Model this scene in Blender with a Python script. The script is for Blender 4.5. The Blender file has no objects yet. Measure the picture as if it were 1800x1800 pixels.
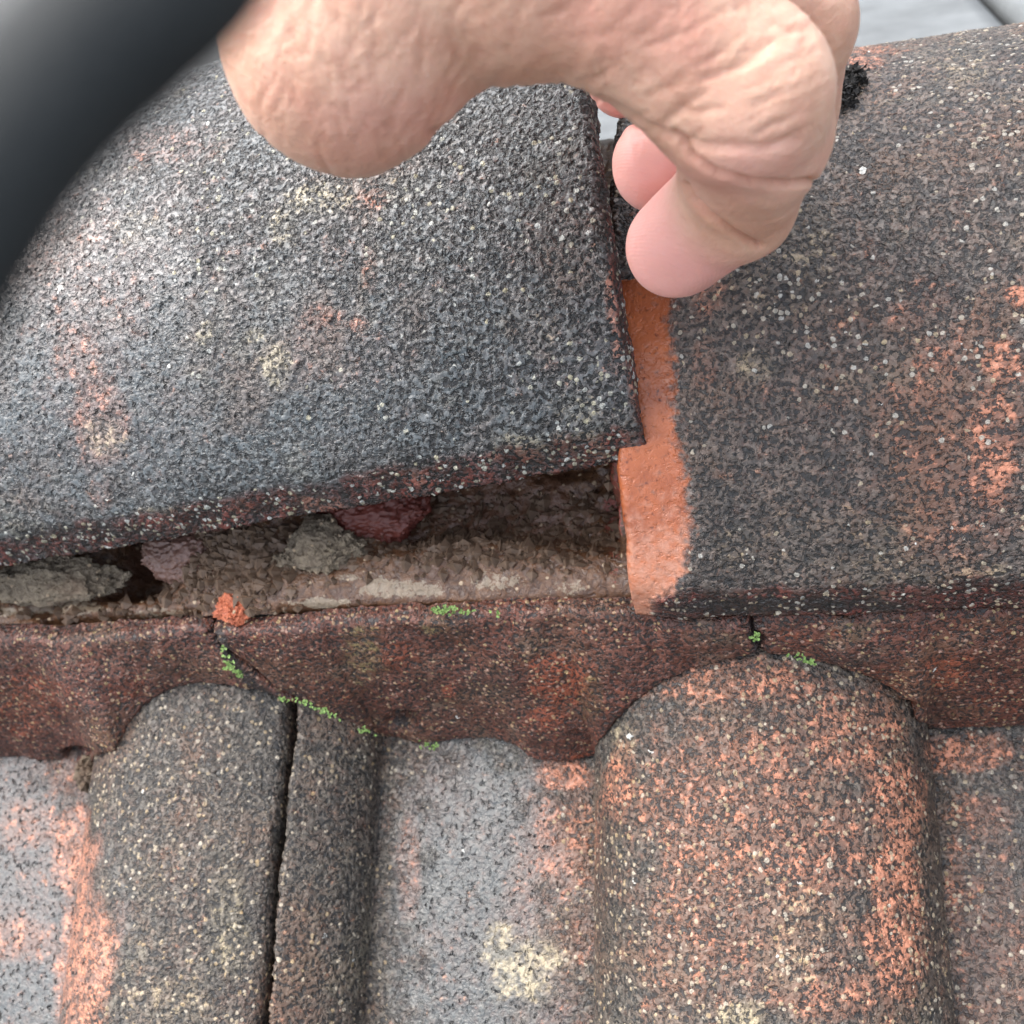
import bpy, math, random
import numpy as np
from mathutils import Matrix, Vector

# ------------------------------------------------------------------ camera, sky, sun
PITCH = math.radians(20)
FPX = 1950.0                       # focal length for an 1800 px wide frame
_u = np.array([7625, 423, 1950.]); _u /= np.linalg.norm(_u)
_s = np.array([230, 6000, -1950.]); _s /= np.linalg.norm(_s)
_s = _s - _u * (_u @ _s); _s /= np.linalg.norm(_s)
M = np.array([_u, _s, np.cross(_u, _s)])          # camera axes -> roof axes (u along ridge, s up the slope, n off it)
C = -(M @ (np.array([0, -500 / FPX, -1]) * .29))  # camera position in roof coordinates
cp, sp = math.cos(PITCH), math.sin(PITCH)
W = np.array([[1, 0, 0], [0, cp, -sp], [0, sp, cp]])   # roof -> world
scene = bpy.context.scene
def mat4(R, t=(0, 0, 0)):
    m = Matrix.Identity(4)
    for i in range(3):
        for j in range(3): m[i][j] = float(R[i][j])
        m[i][3] = float(t[i])
    return m
cam = bpy.data.cameras.new('camera'); camo = bpy.data.objects.new('camera', cam)
scene.collection.objects.link(camo); scene.camera = camo
camo.matrix_world = mat4(W @ M, W @ C)
cam.sensor_width = 36; cam.lens = 36 * FPX / 1800; cam.clip_start = .002; cam.clip_end = 500
cam.dof.use_dof = True; cam.dof.focus_distance = .225; cam.dof.aperture_fstop = cam.lens / 1000 / .0015

world = bpy.data.worlds.new('World'); scene.world = world; world.use_nodes = True
wn = world.node_tree; bg = wn.nodes['Background']
sky = wn.nodes.new('ShaderNodeTexSky'); sky.sky_type = 'NISHITA'; sky.sun_disc = False
SUN_EL, SUN_ROT = math.radians(62), math.radians(-60)
sky.sun_elevation = SUN_EL; sky.sun_rotation = SUN_ROT; sky.air_density = 1; sky.dust_density = 4; sky.ozone_density = 1
hs = wn.nodes.new('ShaderNodeHueSaturation'); hs.inputs['Saturation'].default_value = .45   # thin overcast
wn.links.new(sky.outputs[0], hs.inputs['Color']); wn.links.new(hs.outputs[0], bg.inputs[0]); bg.inputs[1].default_value = .15
sun = bpy.data.lights.new('sun', 'SUN'); sun.energy = 1.1; sun.angle = math.radians(80); sun.color = (1, .94, .86)
suno = bpy.data.objects.new('sun', sun); scene.collection.objects.link(suno)
sd = Vector((math.sin(SUN_ROT) * math.cos(SUN_EL), math.cos(SUN_ROT) * math.cos(SUN_EL), math.sin(SUN_EL)))
suno.rotation_euler = sd.to_track_quat('Z', 'Y').to_euler()
scene.view_settings.view_transform = 'Standard'; scene.view_settings.look = 'None'
scene.view_settings.exposure = 1.82; scene.view_settings.gamma = 1
scene.render.engine = 'CYCLES'
scene.cycles.max_bounces = 6; scene.cycles.diffuse_bounces = 3; scene.cycles.adaptive_threshold = .02

# ------------------------------------------------------------------ helpers
def ray(x, y): return M @ np.array([(x - 900) / FPX, (900 - y) / FPX, -1.])
def at_n(x, y, n):
    d = ray(x, y); return C + (n - C[2]) / d[2] * d
def camp(x, y, dep): return np.array([(x - 900) / FPX * dep, (900 - y) / FPX * dep, -dep])
def project(P):
    c = (P - C) @ M
    return 900 + FPX * c[:, 0] / -c[:, 2], 900 - FPX * c[:, 1] / -c[:, 2]
def interp(x, pts): return np.interp(x, [p[0] for p in pts], [p[1] for p in pts])
def sstep(x, a, b):
    t = np.clip((x - a) / (b - a), 0, 1); return t * t * (3 - 2 * t)
_rng = np.random.RandomState(7); _tab = _rng.rand(4096).astype(np.float64)
def vnoise(P, scale, seed=0):
    """value noise in [-1, 1]"""
    Q = np.asarray(P, float) * scale + seed * 17.31
    I = np.floor(Q).astype(np.int64); f = Q - I; f = f * f * (3 - 2 * f); r = 0
    for dx in (0, 1):
        for dy in (0, 1):
            for dz in (0, 1):
                h = ((I[:, 0] + dx) * 73856093) ^ ((I[:, 1] + dy) * 19349663) ^ ((I[:, 2] + dz) * 83492791)
                w = (f[:, 0] if dx else 1 - f[:, 0]) * (f[:, 1] if dy else 1 - f[:, 1]) * (f[:, 2] if dz else 1 - f[:, 2])
                r = r + w * _tab[(h ^ (h >> 13)) & 4095]
    return r * 2 - 1
def fbm(P, scale, octs=3, seed=0):
    r = 0; a = 1; t = 0
    for o in range(octs): r = r + a * vnoise(P, scale * 2 ** o, seed + o); t += a; a *= .5
    return r / t
def blob(px, py, items, P, rough=.25, nsc=160):
    """soft irregular stain weights around the given centres (x, y, rx, ry, weight)"""
    w = np.zeros(len(px)); nz = fbm(P, nsc, 3, 5)
    for (x, y, rx, ry, k) in items:
        d = np.sqrt(((px - x) / rx) ** 2 + ((py - y) / ry) ** 2) + nz * rough * 1.6
        w = np.maximum(w, k * (1 - sstep(d, .45, 1.1)))
    return w

def make_mesh(name, V, F, mat, Mw=None, parent=None, smooth=True, attrs=None):
    """F: (n,4) or (n,3) int array"""
    me = bpy.data.meshes.new(name); V = np.asarray(V, np.float32); F = np.asarray(F, np.int32); k = F.shape[1]
    me.vertices.add(len(V)); me.vertices.foreach_set('co', V.ravel())
    me.loops.add(F.size); me.loops.foreach_set('vertex_index', F.ravel())
    me.polygons.add(len(F)); me.polygons.foreach_set('loop_start', np.arange(0, F.size, k, dtype=np.int32))
    me.polygons.foreach_set('use_smooth', np.full(len(F), smooth))
    me.update(calc_edges=True); me.validate()
    for an, arr in (attrs or {}).items():
        arr = np.asarray(arr, np.float32)
        if arr.ndim == 2:
            a = me.attributes.new(an, 'FLOAT_COLOR', 'POINT'); a.data.foreach_set('color', arr.ravel())
        else:
            a = me.attributes.new(an, 'FLOAT', 'POINT'); a.data.foreach_set('value', arr)
    me.materials.append(mat)
    o = bpy.data.objects.new(name, me); scene.collection.objects.link(o)
    if parent is not None: o.parent = parent
    if Mw is not None: o.matrix_world = Mw
    return o
def tag(o, label=None, cat=None, group=None, kind=None):
    if label: o['label'] = label
    if cat: o['category'] = cat
    if group: o['group'] = group
    if kind: o['kind'] = kind
    return o
ROOF = mat4(W)

def box_solid(av, bv, cv, fn, faces='ab01c1'):
    """surface lattice of a box mapped by fn(a, b, c) -> points; cv runs from bottom (first) to top (last)"""
    na, nb, nc = len(av), len(bv), len(cv)
    idx = -np.ones((na, nb, nc), np.int64)
    on = np.zeros((na, nb, nc), bool)
    on[:, :, -1] = True
    if 'c0' in faces: on[:, :, 0] = True
    on[0] = on[-1] = True; on[:, 0] = on[:, -1] = True
    I = np.argwhere(on); idx[on] = np.arange(len(I))
    P = fn(av[I[:, 0]], bv[I[:, 1]], cv[I[:, 2]])
    Fs = []
    def q(g, flip):
        f = np.stack([g[:-1, :-1], g[1:, :-1], g[1:, 1:], g[:-1, 1:]], -1).reshape(-1, 4)
        Fs.append(f[:, ::-1] if flip else f)
    q(idx[:, :, -1], False)
    if 'c0' in faces: q(idx[:, :, 0], True)
    q(idx[0], True); q(idx[-1], False); q(idx[:, 0], False); q(idx[:, -1], True)
    return P, np.concatenate(Fs)
def steps(*segs):
    """segs: (start, end, spacing)... joined"""
    out = [segs[0][0]]
    for a, b, d in segs: out += list(np.linspace(a, b, max(2, int(round(abs(b - a) / d)) + 1))[1:])
    return np.array(out)
def edge_drop(d, r):
    x = np.clip(d / r, 0, 1); return r * (1 - np.sqrt(np.clip(1 - (1 - x) ** 2, 0, 1)))

# ------------------------------------------------------------------ materials
class NT:
    def __init__(s, name):
        s.m = bpy.data.materials.new(name); s.m.use_nodes = True; s.t = s.m.node_tree
        s.b = s.t.nodes['Principled BSDF']; s.out = s.t.nodes['Material Output']
        s.co = s.t.nodes.new('ShaderNodeTexCoord').outputs['Object']
    def n(s, ty, **kw):
        x = s.t.nodes.new(ty)
        for k, v in kw.items(): setattr(x, k, v)
        return x
    def L(s, a, b):
        if hasattr(a, 'is_output'): s.t.links.new(a, b)
        else: b.default_value = a
    def noise(s, sc, det=2, rough=.5, dist=0, vec=None):
        x = s.n('ShaderNodeTexNoise'); s.L(vec or s.co, x.inputs['Vector']); x.inputs['Scale'].default_value = sc
        x.inputs['Detail'].default_value = det; x.inputs['Roughness'].default_value = rough; x.inputs['Distortion'].default_value = dist
        return x.outputs['Fac']
    def vor(s, sc, feat='F1', rnd=1, vec=None, smooth=None):
        x = s.n('ShaderNodeTexVoronoi', feature=feat); s.L(vec or s.co, x.inputs['Vector'])
        x.inputs['Scale'].default_value = sc; x.inputs['Randomness'].default_value = rnd
        return x.outputs['Distance'], x.outputs['Color'] if 'Color' in x.outputs else None
    def math(s, op, a, b=0, c=0, clamp=False):
        x = s.n('ShaderNodeMath', operation=op, use_clamp=clamp)
        for i, v in enumerate((a, b, c)): s.L(v, x.inputs[i])
        return x.outputs[0]
    def step(s, v, a, b, lo=0, hi=1):
        x = s.n('ShaderNodeMapRange', interpolation_type='SMOOTHSTEP')
        for nm, q in zip(('Value', 'From Min', 'From Max', 'To Min', 'To Max'), (v, a, b, lo, hi)): s.L(q, x.inputs[nm])
        return x.outputs[0]
    def mix(s, f, a, b, mode='MIX'):
        x = s.n('ShaderNodeMix', data_type='RGBA', blend_type=mode)
        s.L(f, x.inputs[0])
        for v, i in ((a, 6), (b, 7)):
            s.L(v if hasattr(v, 'is_output') else tuple(v) + (1,), x.inputs[i])
        return x.outputs[2]
    def sep(s, c):
        x = s.n('ShaderNodeSeparateColor'); s.L(c, x.inputs[0]); return x.outputs
    def attr(s, name):
        x = s.n('ShaderNodeAttribute', attribute_name=name); return x
    def warp(s, sc, amt):
        x = s.n('ShaderNodeTexNoise'); s.L(s.co, x.inputs['Vector']); x.inputs['Scale'].default_value = sc
        y = s.n('ShaderNodeVectorMath', operation='MULTIPLY_ADD'); s.L(x.outputs['Color'], y.inputs[0])
        y.inputs[1].default_value = (amt,) * 3; s.L(s.co, y.inputs[2]); return y.outputs[0]

def concrete(name, base, base2, orange, cream, dirt_shade=(.012, .012, .012), grain_cols=((.55, .55, .5), (.5, .42, .25)),
             grain_amt=.5, pit=.8, disp=.00038, rough=.3, speck=.9, cell=1.0, big=1.0, coat=.42, pore=.46, tint=.6, lipc=(.035, .016, .013), lipc2=(.16, .04, .03)):
    """weathered sand-faced concrete. attribute 'patch': R orange, G cream lichen, B dark wet dirt and painted shade, A smooth water film"""
    t = NT(name); a = t.attr('patch'); R_, G_, B_ = t.sep(a.outputs['Color'])[:3]; A_ = a.outputs['Alpha']; lip = t.attr('lip').outputs['Fac']
    wv = t.warp(900, .0007); wv2 = t.warp(420, .0016)
    dA, cA = t.vor(1000 / cell, vec=wv); ra = t.sep(cA)                # the sand coat, grain by grain
    n1 = t.noise(1050 / cell, 2.5, .6, vec=wv2)                       # crevices between clots
    nm = t.noise(150, 4, .65); nl = t.noise(26, 3, .55); nh = t.noise(330, 4, .68)
    dC, cC = t.vor(620 / cell, vec=wv); rc = t.sep(cC)
    loc = t.math('SUBTRACT', nl, .5)
    gthr = t.math('SUBTRACT', 1.0 - grain_amt * .52, t.math('MULTIPLY_ADD', loc, .75, t.math('MULTIPLY_ADD', A_, -.3, t.math('MULTIPLY', lip, .22))))
    g1 = t.math('MULTIPLY', t.step(dA, .50, .38), t.math('GREATER_THAN', ra[0], gthr))
    g2 = t.math('MULTIPLY', t.step(t.math('SUBTRACT', t.math('MULTIPLY_ADD', rc[2], .28, .16), dC), 0, .06), t.math('GREATER_THAN', rc[0], t.math('ADD', gthr, .09)))
    grain = t.math('MAXIMUM', g1, g2)
    dB, colB = t.vor(190, vec=t.warp(600, .003)); rb = t.sep(colB)
    bigs = t.math('MULTIPLY', t.step(t.math('SUBTRACT', t.math('MULTIPLY_ADD', rb[2], .13, .05), dB), 0, .04), t.math('GREATER_THAN', rb[0], 1 - .10 * big))
    # colour
    c = t.mix(t.step(nm, .35, .65), base, base2)
    c = t.mix(t.math('MULTIPLY', t.step(ra[1], .5, 1), .5), c, [x * 2.0 for x in base2])
    c = t.mix(t.math('MULTIPLY', t.step(ra[1], .5, 0), .4), c, [x * .4 for x in base])
    lf = t.noise(34, 4, .62, .5); lg = t.noise(55, 4, .62, .5, vec=t.warp(20, .02))
    c = t.mix(t.math('MULTIPLY', t.step(lf, .48, .66), tint), c, (.125, .070, .042))
    c = t.mix(t.math('MULTIPLY', t.step(lg, .55, .72), tint * .7), c, (.17, .15, .105))
    c = t.mix(t.math('MULTIPLY', t.step(lg, .47, .33), tint * .6), c, [x * .45 for x in base])
    c = t.mix(t.math('MULTIPLY', A_, .7), c, t.mix(nm, (.042, .056, .063), (.075, .094, .10)))
    br = t.math('ADD', t.math('MULTIPLY', t.math('SUBTRACT', nh, .5), 2.2), t.math('MULTIPLY', t.math('SUBTRACT', ra[2], .5), .3))
    def pm(w, lo=.40, hi=.62): return t.step(t.math('ADD', w, br), lo, hi)
    # grain colours sit closer to the ground colour than pure white
    c = t.mix(t.math('MULTIPLY', t.step(t.math('ADD', R_, t.math('MULTIPLY', br, .25)), .02, .55), .62), c, [x * .42 for x in orange])
    c = t.mix(t.math('MULTIPLY', pm(R_, .42, .85), .85), c, t.mix(nm, [x * .8 for x in orange], [min(1, x * 1.25) for x in orange]))
    c = t.mix(t.math('MULTIPLY', t.step(G_, .05, .7), .3), c, [x * .6 for x in cream])
    c = t.mix(t.math('MULTIPLY', pm(G_, .38, .8), .75), c, cream)
    c = t.mix(lip, c, t.mix(t.step(t.math('ADD', nm, t.math('MULTIPLY', br, .3)), .38, .72), lipc, lipc2))
    c = t.mix(t.math('MULTIPLY', g1, .8), c, t.mix(ra[2], *grain_cols)); c = t.mix(t.math('MULTIPLY', g2, .92), c, t.mix(rc[1], *grain_cols))
    c = t.mix(bigs, c, (.6, .6, .56))
    keep = t.math('SUBTRACT', 1, t.math('MULTIPLY', t.math('MAXIMUM', grain, bigs), .75))
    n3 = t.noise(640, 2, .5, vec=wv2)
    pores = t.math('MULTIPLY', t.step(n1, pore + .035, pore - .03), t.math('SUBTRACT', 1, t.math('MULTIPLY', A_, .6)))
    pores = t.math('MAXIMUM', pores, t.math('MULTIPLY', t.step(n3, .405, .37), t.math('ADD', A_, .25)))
    c = t.mix(t.math('MULTIPLY', t.math('MULTIPLY', pores, speck), keep), c, dirt_shade)  # crevice shade painted in along with dirt, following the relief noise
    c = t.mix(t.math('MULTIPLY', t.math('MULTIPLY', t.step(t.math('ADD', B_, t.math('MULTIPLY', br, .5)), .25, .9), .85), keep), c, [x * 1.3 for x in dirt_shade])
    t.L(c, t.b.inputs['Base Color'])
    t.L(t.math('MULTIPLY_ADD', nh, .3, rough + .15), t.b.inputs['Roughness'])
    t.b.inputs['Specular IOR Level'].default_value = .3
    t.L(t.math('MULTIPLY_ADD', A_, .7, coat), t.b.inputs['Coat Weight']); t.L(t.math('MULTIPLY_ADD', nh, .22, .08), t.b.inputs['Coat Roughness'])
    # relief
    flat = t.math('SUBTRACT', 1, t.math('MULTIPLY', A_, .75))
    h = t.math('MULTIPLY', t.step(n1, .38, .58), pit)
    h = t.math('ADD', h, t.math('MULTIPLY', t.step(dA, .75, .1), .45)); h = t.math('ADD', h, t.math('MULTIPLY', t.math('MAXIMUM', g2, bigs), .5))
    h = t.math('ADD', h, t.math('MULTIPLY', nm, 1.3))
    h = t.math('MULTIPLY', h, flat)
    h = t.math('SUBTRACT', h, t.math('MULTIPLY', t.step(n3, .42, .34), t.math('MULTIPLY_ADD', A_, 1.0, .3)))
    dn = t.n('ShaderNodeDisplacement'); t.L(h, dn.inputs['Height']); dn.inputs['Midlevel'].default_value = 1.0; dn.inputs['Scale'].default_value = disp
    t.L(dn.outputs[0], t.out.inputs['Displacement']); t.m.displacement_method = 'BOTH'
    return t.m

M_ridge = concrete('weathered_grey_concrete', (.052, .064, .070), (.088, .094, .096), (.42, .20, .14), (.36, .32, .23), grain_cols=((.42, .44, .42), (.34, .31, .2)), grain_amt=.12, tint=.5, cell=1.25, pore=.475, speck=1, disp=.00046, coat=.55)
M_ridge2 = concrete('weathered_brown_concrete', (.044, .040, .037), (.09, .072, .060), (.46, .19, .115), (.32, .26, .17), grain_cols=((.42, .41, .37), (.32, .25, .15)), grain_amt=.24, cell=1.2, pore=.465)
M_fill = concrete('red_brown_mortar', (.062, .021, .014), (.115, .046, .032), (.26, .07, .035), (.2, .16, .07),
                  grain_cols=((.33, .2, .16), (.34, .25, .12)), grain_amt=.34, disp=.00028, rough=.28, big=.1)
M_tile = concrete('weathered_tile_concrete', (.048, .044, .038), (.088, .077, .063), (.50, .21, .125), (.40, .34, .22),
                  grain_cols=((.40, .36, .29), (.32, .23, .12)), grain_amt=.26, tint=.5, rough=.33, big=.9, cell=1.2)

def mortar(name, c1, c2, c3, disp=.0006, rough=.35, coat=.3):
    t = NT(name); a = t.attr('patch'); R_, G_, B_ = t.sep(a.outputs['Color'])[:3]
    n1 = t.noise(420, 4, .65, 1.0); n2 = t.noise(60, 3, .6); n3 = t.noise(1400, 2, .6)
    c = t.mix(t.step(n1, .38, .62), c1, c2); c = t.mix(t.step(n2, .5, .7), c, c3)
    br = t.math('MULTIPLY', t.math('SUBTRACT', t.noise(600, 4, .75), .5), 2.6)
    c = t.mix(t.step(t.math('ADD', R_, br), .42, .6), c, (.2, .045, .03))
    c = t.mix(t.math('MULTIPLY', t.step(t.math('ADD', G_, br), .4, .58), .62), c, (.30, .25, .18))
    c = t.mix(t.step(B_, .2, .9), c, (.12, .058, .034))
    dS, colS = t.vor(520); rs = t.sep(colS)
    g = t.math('MULTIPLY', t.step(dS, .35, .22), t.math('GREATER_THAN', rs[0], .8)); c = t.mix(g, c, (.4, .3, .2))
    t.L(c, t.b.inputs['Base Color']); t.L(t.math('MULTIPLY_ADD', n1, .3, rough - .15), t.b.inputs['Roughness'])
    t.b.inputs['Coat Weight'].default_value = coat; t.b.inputs['Coat Roughness'].default_value = .1
    h = t.math('ADD', t.math('MULTIPLY', n1, 1.2), t.math('MULTIPLY', n3, .3)); h = t.math('ADD', h, t.math('MULTIPLY', g, .2))
    dn = t.n('ShaderNodeDisplacement'); t.L(h, dn.inputs['Height']); dn.inputs['Midlevel'].default_value = .75; dn.inputs['Scale'].default_value = disp
    t.L(dn.outputs[0], t.out.inputs['Displacement']); t.m.displacement_method = 'BOTH'
    return t.m
M_bed = mortar('wet_brown_mortar', (.055, .023, .010), (.125, .058, .026), (.08, .034, .016), rough=.45, coat=.3)
M_grey = mortar('grey_mortar', (.13, .10, .07), (.23, .185, .13), (.15, .10, .065), disp=.0022, rough=.6, coat=.05)
M_brick = mortar('orange_brick', (.36, .09, .04), (.48, .14, .065), (.4, .11, .05), disp=.0012, rough=.5, coat=.1)

def simple(name, col, rough=.6, nsc=60, var=.3, bump=.2, bsc=200):
    t = NT(name); n = t.noise(nsc, 4, .6)
    t.L(t.mix(n, [x * (1 - var) for x in col], [min(1, x * (1 + var)) for x in col]), t.b.inputs['Base Color'])
    t.b.inputs['Roughness'].default_value = rough
    b = t.n('ShaderNodeBump'); b.inputs['Strength'].default_value = bump; b.inputs['Distance'].default_value = .001
    t.L(t.noise(bsc, 3), b.inputs['Height']); t.L(b.outputs[0], t.b.inputs['Normal'])
    return t.m

# ------------------------------------------------------------------ roof underlay, ground
DS = .00036
o = make_mesh('roof_deck', W.dot(np.array([[-3, -3, -.03], [3, -3, -.03], [3, .12, -.03], [-3, .12, -.03]]).T).T, [[0, 1, 2, 3]], simple('felt', (.03, .03, .03)))
tag(o, kind='structure')
o = make_mesh('ground', np.array([[-200, -200, -5], [200, -200, -5], [200, 200, -5], [-200, 200, -5]]), [[0, 1, 2, 3]], simple('ground_mat', (.12, .12, .1), nsc=.5))
tag(o, kind='structure')

# ------------------------------------------------------------------ pantiles on the near slope
ROLLS = [(-.266, -.180), (-.1215, -.037), (.0225, .104), (.167, .25)]
RH = .029
RHS = [.028, .0275, .0325, .029]
def tile_n(u, s=None):
    h = np.zeros_like(u)
    for i, (a, b) in enumerate(ROLLS):
        c = (a + b) / 2; w = (b - a) / 2; t = np.clip(np.abs(u - c) / w, 0, 1)
        left = u < c
        pw = np.where(left, 2.2, 2.1)
        hh = RHS[i] * (1 - t ** pw) ** (1 / 1.9)
        h = np.maximum(h, hh)
    pan = .0012 * np.cos(u * 60)
    return h + pan
def edge_wob(s, seed): return .0010 * vnoise(np.stack([s, s * 0, s * 0 + 3], -1), 110, seed) + .0004 * vnoise(np.stack([s, s * 0, s * 0 + 9], -1), 400, seed)
def pantile(u0, u1, label, orange, cream, dirt_shade, film):
    av = steps((-.345, -.075, .01), (-.075, .036, DS))
    lo, hi = max(u0, -.16), min(u1, .135)
    segs = []
    if u0 < lo: segs.append((u0, lo, .002))
    segs.append((lo, hi, DS))
    if hi < u1: segs.append((hi, u1, .002))
    bv = steps(*segs); cv = np.array([0, .25, .5, .75, 1.])
    T = .012
    def fn(a, b, c):
        d0 = b - u0; d1 = u1 - b
        uu = b + edge_wob(a, 1) * np.clip(1 - d0 / .004, 0, 1) * (u0 > -.1) + edge_wob(a, 2) * np.clip(1 - d1 / .004, 0, 1)
        # the crack leans a little with the slope
        h = tile_n(uu) - edge_drop(d1, .0018) - edge_drop(d0, .0022)
        P = np.stack([uu, a, h - T * (1 - c)], -1)
        # slight overall unevenness
        P[:, 2] += .0006 * fbm(P * [1, 1, 0], 45, 3, 4) * c
        # open out solid: offset sideways on the roll flanks
        return P
    P, F = box_solid(bv, av, cv, lambda b, a, c: fn(a, b, c))
    px, py = project(P)
    def w(items, **k): return blob(px, py, items, P, **k)
    patch = np.stack([w(orange), w(cream, nsc=220), w(dirt_shade), w(film)], -1)  # third channel darkens roll feet, the side joint and wet spots
    base_o = .10 * (1 + fbm(P, 70, 2, 8))
    patch[:, 0] = np.maximum(patch[:, 0], base_o)
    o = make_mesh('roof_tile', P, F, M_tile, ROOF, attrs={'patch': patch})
    return tag(o, label, 'roof tile', 'interlocking tiles on the near slope', 'thing')
pantile(-.33, -.0563, 'grey-brown roof tile left of the open side joint, its flat pan blotched pink',
        [(150, 1700, 70, 200, .62), (130, 1500, 60, 120, .62), (60, 1450, 90, 60, .4), (30, 1650, 120, 60, .42), (120, 1360, 60, 60, .4), (320, 1600, 60, 200, .15), (60, 1500, 150, 300, .2)],
        [(400, 1620, 50, 150, .35), (300, 1760, 120, 60, .3)],
        [(470, 1300, 30, 140, .5), (440, 1600, 22, 260, .45), (165, 1500, 22, 300, .45)],
        [(20, 1600, 190, 400, 1)])
pantile(-.0541, .235, 'mottled roof tile right of the open side joint, its second roll blotched bright orange',
        [(990, 1360, 60, 40, .75), (1000, 1480, 80, 120, .45), (1010, 1650, 60, 90, .3), (1300, 1200, 200, 60, .5), (1330, 1330, 90, 70, .5),
         (1250, 1420, 200, 170, .42), (1500, 1300, 120, 120, .5), (1580, 1420, 60, 150, .62), (1570, 1600, 70, 220, .66), (1420, 1500, 160, 160, .42),
         (1330, 1650, 230, 160, .34), (1700, 1320, 110, 45, .66), (1720, 1430, 90, 60, .35), (1680, 1560, 30, 120, .4), (1090, 1380, 40, 90, .6), (1450, 1740, 150, 80, .4), (720, 1520, 30, 120, .3), (980, 1560, 110, 330, .26), (1740, 1650, 110, 300, .28), (1330, 1500, 290, 420, .36), (560, 1550, 60, 300, .12)],
        [(920, 1700, 85, 85, .62), (880, 1650, 50, 40, .5), (1300, 1790, 60, 40, .6), (1100, 1300, 30, 60, .4), (1400, 1620, 100, 80, .3), (1380, 1700, 70, 60, .34)],
        [(1065, 1600, 26, 260, .55), (1640, 1600, 20, 260, .5), (700, 1300, 30, 40, .4), (660, 1500, 20, 250, .35), (1610, 1330, 16, 90, .6), (770, 1390, 100, 130, .38), (730, 1600, 60, 220, .26), (1760, 1650, 90, 200, .3)],
        [(850, 1600, 190, 420, .85), (1760, 1600, 100, 400, .3)])

# ------------------------------------------------------------------ mortar fillet along the ridge (cracked into three pieces)
BOT = [(0, 1335), (60, 1337), (130, 1330), (150, 1345), (195, 1350), (215, 1300), (250, 1250), (300, 1215), (350, 1203), (400, 1205), (440, 1212), (470, 1222), (490, 1238),
       (540, 1240), (600, 1265), (650, 1290), (700, 1300), (750, 1310), (800, 1300), (860, 1302), (905, 1312), (935, 1336), (990, 1342), (1040, 1333), (1060, 1308), (1100, 1262),
       (1150, 1215), (1210, 1180), (1280, 1158), (1340, 1145), (1400, 1158), (1470, 1165), (1520, 1190), (1570, 1220), (1600, 1262), (1615, 1285), (1700, 1278), (1800, 1272)]
TOP = [(0, 1123), (60, 1118), (95, 1122), (130, 1112), (240, 1110), (340, 1108), (385, 1116), (405, 1112), (500, 1105), (600, 1098), (760, 1085), (860, 1082), (900, 1078), (1000, 1074),
       (1150, 1070), (1163, 1088), (1200, 1094), (1290, 1092), (1322, 1100), (1335, 1088), (1400, 1080), (1450, 1084), (1482, 1102), (1510, 1088), (1580, 1076), (1650, 1076), (1800, 1074)]
us = np.linspace(-.30, .235, 900)
def trace(pts, nf, nfix=None):
    U = []; S = []; N = []
    for i in range(len(pts) - 1):
        for k in range(8):
            f = k / 8; x = pts[i][0] * (1 - f) + pts[i + 1][0] * f; y = pts[i][1] * (1 - f) + pts[i + 1][1] * f
            n = .03
            for _ in range(30):
                p = at_n(x, y, n)
                n = .7 * n + .3 * (nfix if nfix is not None else float(tile_n(np.array([p[0]]))[0]) + .0015)
            U.append(p[0]); S.append(p[1]); N.append(n)
    o = np.argsort(U); return np.array(U)[o], np.array(S)[o], np.array(N)[o]
bU, bS, bN = trace(BOT, None); tU, tS, tN = trace(TOP, None, .0455)
gU = np.linspace(-.31, .25, 2801); _k = np.hanning(55); _k /= _k.sum(); _k2 = np.hanning(21); _k2 /= _k2.sum()
_pan = tile_n(gU) < .003
gS0 = np.interp(gU, gU[_pan], np.interp(gU[_pan], bU, bS)); gS0 = np.convolve(np.pad(gS0, 20, 'edge'), np.hanning(41) / np.hanning(41).sum(), 'valid')
gSs = np.convolve(np.pad(np.interp(gU, bU, bS), 8, 'edge'), np.hanning(17) / np.hanning(17).sum(), 'valid')
def fillet_curves(u):
    """bottom edge sits on the tiles, top edge under the ridge; both on one sloping face"""
    Q = np.stack([u, u * 0 + .3, u * 0], -1)
    nb = np.maximum(tile_n(u) + .0006 + .0008 * fbm(Q, 260, 3, 5), 0)
    st = np.interp(u, tU, tS) + .0006 * fbm(Q, 500, 3, 6); nt = .0455 + .0007 * fbm(Q, 300, 3, 7)
    s0 = np.interp(u, gU, gS0)
    pl = s0 + (st - s0) * nb / nt
    return pl + (np.interp(u, gU, gSs) - pl) * .8, nb, st, nt
CR1 = [(0, 486), (.12, 458), (.2, 442), (.35, 428), (.55, 412), (.7, 396), (.85, 388), (1, 384)]     # (height share, x at that height)
CR2 = [(0, 1332), (.3, 1334), (.6, 1330), (.8, 1324), (1, 1322)]
def crack_u(b, cr):
    ys = np.interp(b, [0, 1], [1235 if cr is CR1 else 1147, 1112 if cr is CR1 else 1095]); xs = interp(b, cr)
    return np.array([at_n(x, y, .04)[0] for x, y in zip(xs, ys)])
bt = np.linspace(0, 1, 60); cu1 = crack_u(bt, CR1); cu2 = crack_u(bt, CR2)
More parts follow.
